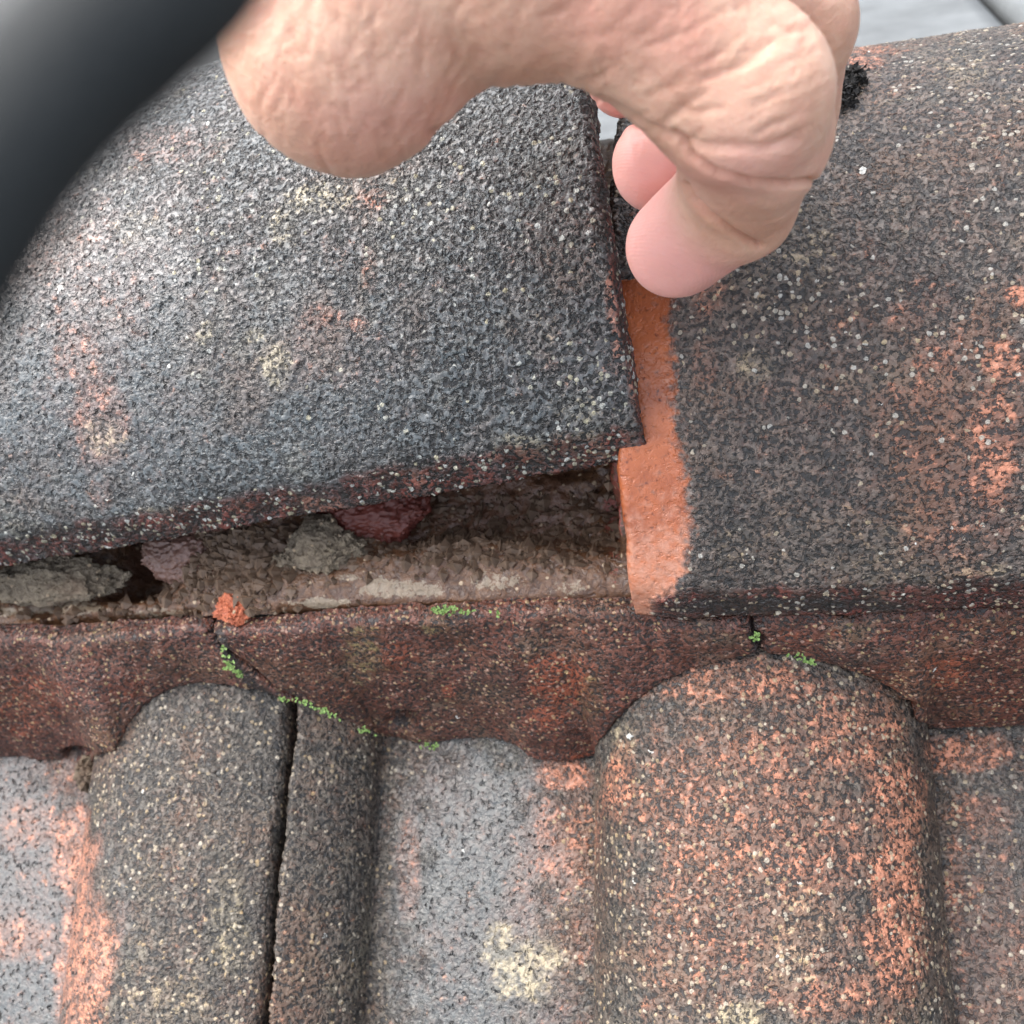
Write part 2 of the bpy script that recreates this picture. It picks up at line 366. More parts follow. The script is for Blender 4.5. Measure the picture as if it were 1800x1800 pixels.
def fillet(lo, hi, label, orange, cream, dirt_shade):
    L0 = -.30 if lo is None else None
    ulo = -.155 if lo is None else float(np.mean(lo)); uhi = .135 if hi is None else float(np.mean(hi))
    na = int((uhi - ulo) / DS); av = np.linspace(0, 1, na)
    if lo is None: av = np.concatenate([[-.9, -.6, -.3, -.1], av])
    if hi is None: av = np.concatenate([av, np.linspace(1.02, 2.35, 60)])
    bv = np.linspace(0, 1, 110); cv = np.linspace(0, 1, 6)
    def fn(a, b, c):
        l = np.full_like(b, ulo) if lo is None else np.interp(b, bt, lo) + .0011
        h = np.full_like(b, uhi) if hi is None else np.interp(b, bt, hi) - .0011
        u = l + a * (h - l)
        Q = np.stack([b * .04, a * 0, a * 0], -1)
        if lo is not None: u = u + np.clip(1 - a * (uhi - ulo) / .003, 0, 1) * .0016 * fbm(Q, 500, 3, 3)
        if hi is not None: u = u - np.clip(1 - (1 - a) * (uhi - ulo) / .003, 0, 1) * .0016 * fbm(Q, 500, 3, 3)
        sb, nb, st, nt = fillet_curves(u)
        s = sb + b * (st - sb); n = nb + b * (nt - nb)
        bulge = .0012 * np.sin(np.pi * np.clip(b, 0, 1)) ** .8
        h_m = np.maximum(np.hypot(st - sb, nt - nb), .004)
        dr = edge_drop(b * h_m, .0016) + edge_drop((1 - b) * h_m, .0022)
        if lo is not None: dr = dr + edge_drop(a * (uhi - ulo), .0018)
        if hi is not None: dr = dr + edge_drop((1 - a) * (uhi - ulo), .0018)
        off = bulge - dr
        ds = st - sb; dn_ = nt - nb; l_ = np.maximum(np.hypot(ds, dn_), 1e-5)
        P = np.stack([u, s - dn_ / l_ * off, n + ds / l_ * off], -1)
        nz = fbm(P, 75, 4, 11)
        P[:, 1] -= .0017 * nz; P[:, 2] += .0010 * nz
        P[:, 1] += (1 - c) * (.010 - .0078 * b ** 4)
        P[:, 2] -= (1 - c) * .001
        # two holes left by popped stones
        pxx, pyy = project(P)
        for hx, hy, rx, ry in ((708, 1268, 26, 15), (1582, 1248, 32, 13), (135, 1325, 22, 10)):
            dd = ((pxx - hx) / rx) ** 2 + ((pyy - hy) / ry) ** 2
            k = np.exp(-dd ** 2) * c
            P[:, 1] += .0085 * k; P[:, 2] -= .003 * k
        return P
    P, F = box_solid(av, bv, cv, fn)
    px, py = project(P)
    patch = np.stack([blob(px, py, orange, P), blob(px, py, cream, P, nsc=240), blob(px, py, dirt_shade, P), np.zeros(len(P))], -1)  # third channel also paints shade into the popped-stone holes
    patch[:, 0] = np.maximum(patch[:, 0], .20 * (1 + fbm(P, 60, 3, 2)))
    for cr_x in ([(386, 1112), (392, 1135), (412, 1170), (440, 1200), (486, 1232)], [(1322, 1097), (1328, 1120), (1334, 1147)]):  # darkness of the open cracks painted along their edges
        dcr = np.full(len(px), 1e9)
        for (x0, y0), (x1, y1) in zip(cr_x[:-1], cr_x[1:]):
            t_ = np.clip(((px - x0) * (x1 - x0) + (py - y0) * (y1 - y0)) / ((x1 - x0) ** 2 + (y1 - y0) ** 2), 0, 1)
            dcr = np.minimum(dcr, np.hypot(px - x0 - t_ * (x1 - x0), py - y0 - t_ * (y1 - y0)))
        patch[:, 2] = np.maximum(patch[:, 2], np.exp(-(dcr / 13) ** 2))
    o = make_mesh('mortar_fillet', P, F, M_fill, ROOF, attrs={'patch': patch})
    return tag(o, label, 'mortar', 'cracked strip of mortar under the ridge tiles', 'thing')
fillet(None, cu1, 'left piece of the red-brown mortar strip, ending at the mossy crack above the split roll',
       [(60, 1230, 90, 60, .5), (30, 1270, 60, 40, .5), (150, 1170, 20, 40, .4), (220, 1210, 60, 40, .45)], [(180, 1290, 40, 30, .3)], [(300, 1120, 300, 12, .3), (100, 1325, 60, 12, .6), (135, 1325, 18, 9, 1)])
fillet(cu1, cu2, 'middle and longest piece of the red-brown mortar strip, below the gap under the lifted tile',
       [(700, 1150, 60, 40, .55), (980, 1200, 70, 60, .75), (960, 1260, 60, 40, .7), (790, 1210, 16, 20, .7), (1040, 1330, 60, 14, .6), (1010, 1180, 50, 40, .5)],
       [(640, 1150, 50, 70, .45), (760, 1100, 40, 20, .4), (1040, 1230, 30, 60, .35)], [(860, 1200, 90, 40, .5), (620, 1255, 60, 20, .5), (520, 1220, 40, 16, .6), (1250, 1120, 60, 12, .5), (708, 1268, 22, 13, 1.2)])
fillet(cu2, None, 'right piece of the red-brown mortar strip, arching over the orange roll of tile',
       [(1470, 1115, 20, 12, .7), (1660, 1180, 70, 50, .55), (1400, 1120, 50, 20, .4), (1760, 1230, 60, 40, .4)], [(1500, 1110, 30, 20, .4), (1700, 1250, 60, 20, .3)],
       [(1500, 1160, 80, 18, .6), (1640, 1240, 80, 16, .4), (1582, 1248, 28, 11, 1.2)])

# ------------------------------------------------------------------ ridge tiles
RR, HALF = .096, math.radians(63.5)
UPr = np.array([0, sp, cp]); HOr = np.array([0, cp, -sp])        # world up / horizontal, in roof axes
LIP = np.array([0, .0385, .0575])
CEN = LIP + HOr * RR * math.sin(HALF) - UPr * RR * math.cos(HALF)
TH = .0095
def ridge_tile(u0, u1, dense, extra=None, name='ridge_tile', seed=0):
    segs = []
    if u0 < dense[0]: segs.append((u0, dense[0], .004))
    segs.append((dense[0], dense[1], DS))
    if dense[1] < u1: segs.append((dense[1], u1, .004))
    av = steps(*segs)
    th0 = math.radians(43)
    bv = steps((-HALF, th0, DS / RR), (th0, HALF, .03)); cv = np.linspace(0, 1, 14)
    def fn(a, b, c):
        Q = np.stack([a, b * RR, a * 0 + seed], -1)
        d0 = (b + HALF) * RR; d1 = (HALF - b) * RR; e0 = a - u0; e1 = u1 - a
        rad = HOr * np.sin(b)[:, None] + UPr * np.cos(b)[:, None]
        drop = edge_drop(d0, .0020) + edge_drop(d1, .0020) + edge_drop(e0, .0022) + edge_drop(e1, .0022)
        k = sstep(np.minimum(d0, d1), 0, .016)[:, None]
        inn = -(UPr * np.array([1]) * (1 - k) + rad * k)
        inn /= np.linalg.norm(inn, axis=1)[:, None]
        wa = .0009 * fbm(np.stack([b * RR, a * 0 + seed * 3, c * TH], -1), 130, 3, 1)
        aa = a + wa * (np.clip(1 - e0 / .004, 0, 1) + np.clip(1 - e1 / .004, 0, 1))
        wb = .0010 * fbm(np.stack([a, a * 0 + seed * 3, c * TH], -1), 120, 3, 2)
        # sides bow very slightly outwards in the middle of the thickness
        out = CEN + rad * (RR + .0005 * fbm(Q, 60, 3, 3))[:, None]
        P = out + inn * (TH * (1 - c) + drop * (c > .5) * (2 * c - 1))[:, None]
        P[:, 0] = aa
        ridge_tile.lip = np.maximum((1 - sstep(d0 + .0012 * fbm(Q, 300, 3, 9), -.0004, .0016)), (1 - sstep(e1 + .0006 * fbm(Q, 300, 3, 8), 0, .0009)) if 'end' in name else 0)
        P += (np.clip(1 - d0 / .005, 0, 1) * wb)[:, None] * HOr
        return P
    return box_solid(av, bv, cv, fn, 'c0')

# the tile at rest on the right
uR = .0400
P, F = ridge_tile(uR, .46, (uR, .175), seed=2); lipR = ridge_tile.lip
px, py = project(P)
band = interp(py, [(0, 1150), (520, 1186), (600, 1188), (700, 1192), (820, 1205), (900, 1214), (960, 1216), (1010, 1210), (1045, 1190), (1060, 1150)])
inb = 1 - sstep(px + 14 * fbm(P, 260, 3, 3) - band, -34, 20)
inb *= P[:, 1] < .1
orange = np.maximum(blob(px, py, [(1740, 800, 60, 130, .6), (1760, 640, 50, 60, .5), (1640, 660, 60, 80, .42), (1590, 560, 60, 40, .35), (1790, 520, 30, 20, .8), (1690, 580, 60, 20, .3), (1640, 840, 30, 90, .35), (1680, 760, 190, 330, .30), (1500, 640, 160, 160, .18), (1300, 700, 120, 260, .14), (1250, 520, 40, 60, .35), (1240, 640, 30, 60, .3), (1680, 1050, 30, 18, .7), (1520, 110, 60, 16, .6), (1545, 90, 60, 12, .5)], P), 0)
cream = blob(px, py, [(1380, 470, 120, 160, .28), (1450, 950, 260, 90, .2), (1330, 640, 50, 40, .42), (1430, 430, 60, 120, .35), (1700, 120, 60, 60, .35), (1330, 480, 60, 60, .3), (1600, 1000, 200, 30, .3), (1300, 960, 80, 60, .25), (1160, 900, 40, 60, .3)], P, nsc=240)
dirt_shade = blob(px, py, [(1400, 1062, 260, 16, .9), (1250, 1070, 110, 14, 1), (1480, 165, 26, 36, 1.1), (1250, 780, 60, 200, .25), (1240, 600, 60, 120, .3)], P)  # darker along the lower lip, at the dead moss and beside the band
dirt_shade = np.where(inb > .5, dirt_shade * .3 * (py > 1040), dirt_shade)
film = inb * .55
# the band is a shallow rebate without the sand coat
P = P - (np.array([0, -.75, .65]) * (inb * .0012)[:, None])
def band_mat():
    m = M_ridge2.copy(); m.name = 'weathered_brown_concrete_bare_band'; nt = m.node_tree
    b = nt.nodes['Principled BSDF']; old = b.inputs['Base Color'].links[0].from_socket
    def nd(t): return nt.nodes.new(t)
    co = nd('ShaderNodeTexCoord').outputs['Object']
    a = nd('ShaderNodeAttribute'); a.attribute_name = 'band'
    n1 = nd('ShaderNodeTexNoise'); n1.inputs['Scale'].default_value = 90; n1.inputs['Detail'].default_value = 5; nt.links.new(co, n1.inputs['Vector'])
    n2 = nd('ShaderNodeTexNoise'); n2.inputs['Scale'].default_value = 700; n2.inputs['Detail'].default_value = 3; nt.links.new(co, n2.inputs['Vector'])
    r1 = nd('ShaderNodeValToRGB'); r1.color_ramp.elements[0].color = (.24, .055, .014, 1); r1.color_ramp.elements[1].color = (.42, .115, .036, 1)
    r1.color_ramp.elements[0].position = .32; r1.color_ramp.elements[1].position = .66; nt.links.new(n1.outputs['Fac'], r1.inputs[0])
    r2 = nd('ShaderNodeValToRGB'); r2.color_ramp.elements[0].color = (.35, .25, .2, 1); r2.color_ramp.elements[1].color = (1, 1, 1, 1)
    r2.color_ramp.elements[0].position = .28; r2.color_ramp.elements[1].position = .38; nt.links.new(n2.outputs['Fac'], r2.inputs[0])
    mu = nd('ShaderNodeMix'); mu.data_type = 'RGBA'; mu.blend_type = 'MULTIPLY'; mu.inputs[0].default_value = 1
    nt.links.new(r1.outputs[0], mu.inputs[6]); nt.links.new(r2.outputs[0], mu.inputs[7])
    mx = nd('ShaderNodeMix'); mx.data_type = 'RGBA'
    n3 = nd('ShaderNodeTexNoise'); n3.inputs['Scale'].default_value = 600; n3.inputs['Detail'].default_value = 4; nt.links.new(co, n3.inputs['Vector'])
    ad = nd('ShaderNodeMath'); ad.operation = 'MULTIPLY_ADD'; nt.links.new(n3.outputs['Fac'], ad.inputs[0]); ad.inputs[1].default_value = 1.6; nt.links.new(a.outputs['Fac'], ad.inputs[2])
    mr = nd('ShaderNodeMapRange'); mr.interpolation_type = 'SMOOTHSTEP'; nt.links.new(ad.outputs[0], mr.inputs[0]); mr.inputs[1].default_value = 1.0; mr.inputs[2].default_value = 1.75
    nt.links.new(mr.outputs[0], mx.inputs[0]); nt.links.new(old, mx.inputs[6]); nt.links.new(mu.outputs[2], mx.inputs[7])
    n4 = nd('ShaderNodeTexNoise'); n4.inputs['Scale'].default_value = 520; n4.inputs['Detail'].default_value = 4; nt.links.new(co, n4.inputs['Vector'])
    a4 = nd('ShaderNodeAttribute'); a4.attribute_name = 'pale'
    m4 = nd('ShaderNodeMath'); m4.operation = 'MULTIPLY_ADD'; nt.links.new(n4.outputs['Fac'], m4.inputs[0]); m4.inputs[1].default_value = 1.8; nt.links.new(a4.outputs['Fac'], m4.inputs[2])
    m5 = nd('ShaderNodeMapRange'); m5.interpolation_type = 'SMOOTHSTEP'; nt.links.new(m4.outputs[0], m5.inputs[0]); m5.inputs[1].default_value = 1.1; m5.inputs[2].default_value = 2.1
    m6 = nd('ShaderNodeMix'); m6.data_type = 'RGBA'; nt.links.new(m5.outputs[0], m6.inputs[0]); nt.links.new(mu.outputs[2], m6.inputs[6]); m6.inputs[7].default_value = (.46, .21, .135, 1)
    nt.links.new(m6.outputs[2], mx.inputs[7])
    nt.links.new(mx.outputs[2], b.inputs['Base Color']); return m
M_band = band_mat()
_nt = M_band.node_tree; _dn = [x for x in _nt.nodes if x.type == 'DISPLACEMENT'][0]
_a = _nt.nodes.new('ShaderNodeAttribute'); _a.attribute_name = 'band'; _mm = _nt.nodes.new('ShaderNodeMath'); _mm.operation = 'MULTIPLY_ADD'
_nt.links.new(_a.outputs['Fac'], _mm.inputs[0]); _mm.inputs[1].default_value = -.00026; _mm.inputs[2].default_value = .00038; _nt.links.new(_mm.outputs[0], _dn.inputs['Scale'])
o = make_mesh('ridge_tile', P, F, M_band, ROOF, attrs={'patch': np.stack([np.maximum(orange * (1 - inb), .12 * (1 + fbm(P, 60, 2, 8))), cream, dirt_shade, film], -1), 'band': inb, 'lip': lipR * (1 - inb), 'pale': sstep(py, 760, 1080)})
tag(o, 'ridge tile at rest on the right, with a bare orange band down its left end', 'ridge tile', 'ridge tiles')

# the tile lifted by the hand
uL = .0366
A_UP, A_TILT, A_YAW = .0451, -.0516, .0888
farlip = Vector(CEN + HOr * RR * math.sin(HALF) + UPr * RR * math.cos(HALF))
pivot = Vector((-.30, farlip[1], farlip[2]))
Lm = Matrix.Translation((.0005, -.003, -.0024)) @ Matrix.Translation(pivot) @ Matrix.Rotation(A_YAW, 4, 'Z') @ Matrix.Rotation(A_TILT, 4, 'Y') @ Matrix.Rotation(-A_UP, 4, 'X') @ Matrix.Translation(-pivot)
Ln = np.array(Lm)
P, F = ridge_tile(-.315, uL, (-.19, uL), seed=5, name='end'); lipL = ridge_tile.lip
Pl = P @ Ln[:3, :3].T + Ln[:3, 3]
px, py = project(Pl)
orange = blob(px, py, [(170, 740, 80, 110, .42), (130, 620, 60, 90, .36), (560, 560, 60, 40, .4), (630, 570, 30, 20, .5), (660, 350, 40, 30, .42), (650, 470, 20, 60, .35), (300, 260, 110, 60, .32), (150, 520, 170, 260, .24), (330, 420, 200, 160, .17), (600, 620, 200, 80, .17), (900, 800, 60, 22, .95), (740, 840, 120, 18, .8), (500, 890, 150, 20, .75),
                          (300, 930, 100, 16, .7), (1090, 500, 30, 180, .85), (1120, 640, 22, 80, .9), (180, 870, 30, 40, .3)], Pl)
cream = blob(px, py, [(560, 350, 90, 40, .55), (500, 400, 40, 60, .5), (480, 640, 40, 60, .55), (450, 590, 30, 20, .5), (360, 590, 22, 30, .5), (190, 770, 50, 50, .42), (240, 400, 60, 40, .35), (1000, 780, 160, 35, .6), (700, 330, 60, 40, .3), (300, 900, 100, 14, .5), (60, 930, 100, 16, .35), (950, 560, 40, 90, .2), (1010, 720, 60, 40, .4)], Pl, nsc=240)
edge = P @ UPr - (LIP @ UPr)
dirt_shade = np.where((np.abs(edge - .001) < .003) & (P[:, 1] < .06), .4, 0) * (1 + fbm(P, 90, 3, 4)) + blob(px, py, [(200, 935, 260, 18, .6), (1085, 300, 20, 260, .35)], Pl)  # darker along the near lip and the right end
film = blob(px, py, [(150, 650, 300, 360, .5), (500, 700, 250, 250, .3)], Pl)
red = np.clip(orange, 0, 1)
o = make_mesh('ridge_tile', P, F, M_ridge, mat4(W) @ Lm, attrs={'patch': np.stack([np.maximum(orange, .10 * (1 + fbm(P, 50, 2, 8))), cream, dirt_shade, film], -1), 'lip': lipL})
tag(o, 'blue-grey gritty ridge tile at the left, its near end lifted by the hand', 'ridge tile', 'ridge tiles')

# ------------------------------------------------------------------ mortar bed seen under the lifted tile
bu = steps((-.30, -.165, .003), (-.165, .045, DS * 1.1), (.045, .07, .003)); bs = steps((.040, .115, DS * 1.1), (.115, .200, .003))
U_, S_ = np.meshgrid(bu, bs, indexing='ij'); U = U_.ravel(); S = S_.ravel()
P = np.stack([U, S, U * 0], -1)
xs = np.stack([U, S, U * 0 + .042], -1); px, py = project(xs)
crest = interp(px, [(0, 1095), (100, 1110), (200, 1070), (330, 1060), (450, 1050), (520, 1020), (700, 985), (830, 962), (950, 975), (1050, 985), (1100, 990)])
t = (crest - py)                       # >0 behind the front ridge of mortar
n = .0425 + .0030 * np.exp(-((py - crest - 25) / 55.) ** 2)
hollow = sstep(t, 0, 45) * sstep(px, 640, 720) * (1 - sstep(px, 1075, 1105)) * .006
hollow2 = sstep(t, 0, 40) * np.exp(-((px - 235) / 50.) ** 2) * .016
mound = .007 * np.exp(-((px - 430) / 90.) ** 2 - ((py - 950) / 90.) ** 2) + .004 * np.exp(-((px - 330) / 60.) ** 2 - ((py - 980) / 50.) ** 2)
n = n - hollow - hollow2 + mound
nfill = CEN[2] * 0
# under the resting tile the bed fills the arch
arch = np.sqrt(np.maximum((RR - TH - .002) ** 2 - ((S - CEN[1]) * cp - (n - CEN[2]) * sp) ** 2, 0))
n = n + sstep(px + 20 * fbm(xs, 150, 3, 3), 1086, 1106) * .018 * sstep(t, -10, 60)
n = n + sstep(S, .085, .13) * .02 * (1 - sstep(S, .15, .21)) 
_arch = CEN[2] + np.sqrt(np.maximum((RR - TH - .004) ** 2 - (S - CEN[1]) ** 2, 0))
n = n + (np.minimum(.074, _arch) - n) * sstep(S, .100, .128) * (U > -.12) * sstep(S, .04, .06)
n = np.where(S > .05, np.minimum(n, _arch), n)
n += .0014 * fbm(xs, 70, 4, 6) + .0008 * fbm(xs, 260, 4, 7) * (.6 + 1.8 * sstep(t, 0, 60)) 
n -= (.0045 * np.exp(-((px - 75) / 22.) ** 2 - ((py - 1075) / 14.) ** 2))
n -= .0045 * np.exp(-((S - .0400) / .0013) ** 2) * (.55 + .45 * np.sign(fbm(xs, 60, 2, 15)))
P[:, 2] = n
nu, ns = len(bu), len(bs); ix = np.arange(nu * ns).reshape(nu, ns)
F = np.stack([ix[:-1, :-1], ix[1:, :-1], ix[1:, 1:], ix[:-1, 1:]], -1).reshape(-1, 4)
px, py = project(P)
red = blob(px, py, [(640, 900, 70, 60, .8), (1080, 900, 22, 120, .6), (330, 980, 70, 60, .35)], P)
lime = blob(px, py, [(560, 1060, 80, 12, .85), (700, 1035, 110, 22, .75), (620, 1015, 60, 10, .5), (870, 1020, 60, 22, .55), (1000, 1035, 40, 20, .5), (120, 1070, 90, 14, .7), (20, 1075, 50, 12, .7), (280, 1080, 80, 14, .5), (1130, 1058, 40, 14, .4)], P, nsc=200)
dark = blob(px, py, [(880, 900, 200, 80, .75), (240, 990, 40, 50, .8)], P)  # hollows given a lighter brown to offset the lifted tile's shade
o = make_mesh('mortar_bed', P, F, M_bed, ROOF, attrs={'patch': np.stack([red, lime, dark, red * 0], -1)})
tag(o, 'wet brown mortar bed laid bare under the lifted ridge tile, streaked with white lime', 'mortar bed')

def lump(name, x, y, n, rx, ry, rz, mat, label, cat, seed, rough=.25, group=None, parts=6):
    """an irregular broken lump, radii in metres along u, s, n"""
    import bmesh
    bm = bmesh.new(); bmesh.ops.create_icosphere(bm, subdivisions=parts, radius=1)
    V = np.array([v.co[:] for v in bm.verts]); F = np.array([[v.index for v in f.verts] for f in bm.faces]); bm.free()
    r = 1 + rough * 1.8 * fbm(V + seed * 3.7, 1.1, 4, seed) + rough * .8 * fbm(V + seed, 4, 4, seed) + .10 * fbm(V + seed, 14, 2, seed)
    rr = np.random.RandomState(seed)
    for _ in range(9):                       # broken faces
        nn = rr.randn(3); nn /= np.linalg.norm(nn); dd = V @ nn; V = V - np.maximum(dd - rr.uniform(.68, .92), 0)[:, None] * nn * .85
    V = V * r[:, None]
    c = at_n(x, y, n)
    V = V * [rx, ry, rz] + c
    z = np.zeros((len(V), 4))
    return tag(make_mesh(name, V, F, mat, ROOF, attrs={'patch': z}), label, cat, group)
lump('mortar_lump', 565, 968, .0445, .0125, .0085, .0065, M_grey, 'crumbly grey mortar lump lying in the gap between red brick and lime streak', 'mortar', 3)
lump('mortar_lump', 512, 990, .0445, .0055, .0040, .0040, M_grey, 'small grey mortar crumb leaning against the larger crumbly lump in the gap', 'mortar', 9)
lump('mortar_lump', 95, 1022, .0450, .0190, .0065, .0055, M_grey, 'long grey mortar lump under the low left end of the lifted tile', 'mortar', 4)
lump('brick_chip', 408, 1068, .0452, .0054, .0046, .0034, M_brick, 'small bright orange brick chip stuck in mortar above the left crack', 'brick chip', 6, .30)
lump('stone', 325, 970, .0445, .0110, .0080, .007, simple('pinkish_stone', (.14, .075, .058), .35, 150, .35, .4, 400), 'smooth pinkish stone bedded beside the dark hole under the lifted tile', 'stone', 8, .15)
lump('brick_fragment', 650, 905, .041, .016, .010, .008, simple('dull_red_brick', (.10, .022, .015), .5, 200, .4, .5, 500), 'dull red brick fragment half hidden at the back of the gap', 'brick', 2, .12)
lump('mortar_lump', 170, 1352, .0050, .0050, .0060, .0065, M_grey, 'grey-green mortar lump in the corner left of the split roll', 'mortar', 12, .3)

rnd_ = random.Random(5); CV = []; CF = []
for k in range(2600):                        # loose grit and crumbs on the bedding
    zone = rnd_.random()
    x_, y_ = (rnd_.gauss(430, 60), rnd_.gauss(1000, 40)) if zone < .35 else (rnd_.uniform(250, 1090), rnd_.gauss(965, 22)) if zone < .7 else (rnd_.uniform(640, 1090), rnd_.uniform(850, 970)) if zone < .9 else (rnd_.uniform(0, 380), rnd_.uniform(1000, 1090))
    c = at_n(x_, y_, .043); iu = min(max(int(np.searchsorted(bu, c[0])), 1), len(bu) - 2); is_ = int(np.searchsorted(bs, c[1]))
    if not 1 < is_ < len(bs) - 1: continue
    c[2] = n[iu * len(bs) + is_] + .0002; sz = .0004 + .0017 * rnd_.random() ** 3
    q = np.array([[rnd_.gauss(0, 1) for _ in range(3)] for _ in range(6)]); q = q / np.linalg.norm(q, axis=1)[:, None] * 0
    o6 = np.array([[1, 0, 0], [0, 1, 0], [-1, 0, 0], [0, -1, 0], [0, 0, 1], [0, 0, -1]]) * [rnd_.uniform(.6, 1.3) for _ in range(3)] + np.array([[rnd_.uniform(-.3, .3) for _ in range(3)] for _ in range(6)])
    b0 = len(CV); CV += list(c + o6 * sz); CF += [(b0 + i_, b0 + (i_ + 1) % 4, b0 + 4) for i_ in range(4)] + [(b0 + (i_ + 1) % 4, b0 + i_, b0 + 5) for i_ in range(4)]
tag(make_mesh('grit', np.array(CV), np.array(CF), simple('grit_brown', (.11, .07, .045), .6, 700, .8), ROOF, smooth=False), 'loose brown grit strewn over the bared mortar bed', 'grit', kind='stuff')

# ------------------------------------------------------------------ moss
M_moss = simple('moss_green', (.17, .27, .08), .6, 900, .7, .1)
def moss(pts, label, n, spread=5, up=.0012):
    rnd = random.Random(len(label)); V = []; F = []
    for (x, y, nn) in pts:
        for k in range(int(n * rnd.choice((0, .1, .3, .7)))):
            c = at_n(x + rnd.gauss(0, spread * 1.2), y + rnd.gauss(0, spread * .7), nn + abs(rnd.gauss(0, up * .5)))
            for j in range(5):
                a = rnd.uniform(0, 6.28); l = rnd.uniform(.0003, .0008); d = np.array([math.cos(a), math.sin(a), rnd.uniform(.3, 1.6)]); d = d / np.linalg.norm(d) * l
                w = np.array([-math.sin(a), math.cos(a), 0]) * l * .3; b = len(V)
                V += [c - w, c + w, c + d * .6 + w * 1.2, c + d, c + d * .6 - w * 1.2]; F += [(b, b + 1, b + 2), (b, b + 2, b + 4), (b + 2, b + 3, b + 4)]
    o = make_mesh('moss', np.array(V), np.array(F), M_moss, ROOF, smooth=False)
    return tag(o, label, 'moss', 'tufts of green moss in the mortar cracks', 'stuff')
def line(x0, y0, x1, y1, n, k): return [(x0 + (x1 - x0) * i / (k - 1), y0 + (y1 - y0) * i / (k - 1), n) for i in range(k)]
moss(line(772, 1072, 818, 1074, .0475, 6), 'brightest moss tuft on the rim below the lime-streaked mortar', 26, 6)
moss(line(865, 1074, 880, 1078, .0475, 3), 'small moss tuft right of the brightest tuft on the rim', 12, 4)
moss(line(390, 1140, 404, 1172, .0445, 6) + line(408, 1176, 436, 1196, .040, 5), 'moss running down the left crack of the mortar strip', 16, 4)
moss(line(255, 1252, 272, 1240, .0215, 4), 'moss speck at the left shoulder of the split roll', 12, 4)
moss(line(500, 1228, 545, 1238, .0335, 6) + line(560, 1246, 600, 1264, .029, 4) + line(640, 1285, 660, 1294, .014, 2), 'moss line along the foot of the strip right of the split roll', 14, 4)
moss(line(735, 1305, 760, 1312, .005, 4), 'faint moss below the round hole in the mortar strip', 12, 4)
moss(line(1327, 1115, 1332, 1140, .0435, 4), 'moss tuft in the right crack of the mortar strip', 14, 3)
moss(line(1385, 1150, 1435, 1166, .0375, 7), 'moss on top of the orange-blotched roll', 12, 4)

def on_ridge(x, y):
    d = ray(x, y); A = np.array([d @ HOr, d @ UPr]); B = np.array([(C - CEN) @ HOr, (C - CEN) @ UPr])
    a = A @ A; b = 2 * A @ B; c = B @ B - (RR + .0003) ** 2; t_ = (-b - math.sqrt(max(b * b - 4 * a * c, 0))) / (2 * a); return C + t_ * d
def crumbs(name, pts, n, spread, size, mat, label, cat, seed):
    rnd = random.Random(seed); V = []; F = []
    for (x, y) in pts:
        for k in range(n):
            p = on_ridge(x + rnd.gauss(0, spread), y + rnd.gauss(0, spread)); out = (p - CEN); out[0] = 0; out /= np.linalg.norm(out)
            c = p + out * abs(rnd.gauss(0, size)) ; b = len(V)
            ax = np.array([[rnd.gauss(0, 1) for _ in range(3)] for _ in range(4)]); ax /= np.linalg.norm(ax, axis=1)[:, None]
            V += [c + q * size * rnd.uniform(.5, 1.5) for q in ax]; F += [(b, b + 1, b + 2), (b, b + 2, b + 3), (b, b + 3, b + 1), (b + 1, b + 3, b + 2)]
    return tag(make_mesh(name, np.array(V), np.array(F), mat, ROOF, smooth=False), label, cat, kind='stuff')
crumbs('dead_moss', [(1468, 178), (1478, 165), (1490, 150), (1497, 138), (1506, 140), (1484, 180), (1462, 190), (1500, 160)], 70, 8, .0009, simple('dead_moss', (.008, .007, .006), .8), 'black clump of dead moss beside the raised knuckle on the right ridge tile', 'moss', 3)
crumbs('mortar_crumbs', [(1455, 152), (1462, 145), (1470, 135)], 14, 5, .0007, simple('crumb_orange', (.4, .18, .09), .8), 'orange mortar crumbs between the knuckle and the black moss clump', 'crumbs', 4)

# ------------------------------------------------------------------ tiles of the far slope, beyond the ridge
M_far = simple('far_tile_grey', (.11, .12, .125), .85, 30, .6, 1, 90)
FP = math.radians(17.5)
yaw = math.radians(0)
base = W @ (CEN + HOr * (.115) - UPr * .06)
far_R = np.array([[1, 0, 0], [0, math.cos(FP), math.sin(FP)], [0, -math.sin(FP), math.cos(FP)]])
FAR_LAB = []
tw, tl = .165, .62
protos = {}
def far_tile_mesh():
    V, F = box_solid(steps((0.008, tw - .008, .01)), steps((0, tl + .03, .03)), np.array([0, 1.]),
                     lambda a, b, c: np.stack([a, b, c * .014  - .012 * (1 - c) - edge_drop(a - .004, .006) * c - edge_drop(tw - .004 - a, .006) * c + b * -.02 + .012], -1), 'c0')
    return V, F
V, F = far_tile_mesh()
o0 = make_mesh('far_roof_tile', V, F, M_far); cnt = 0
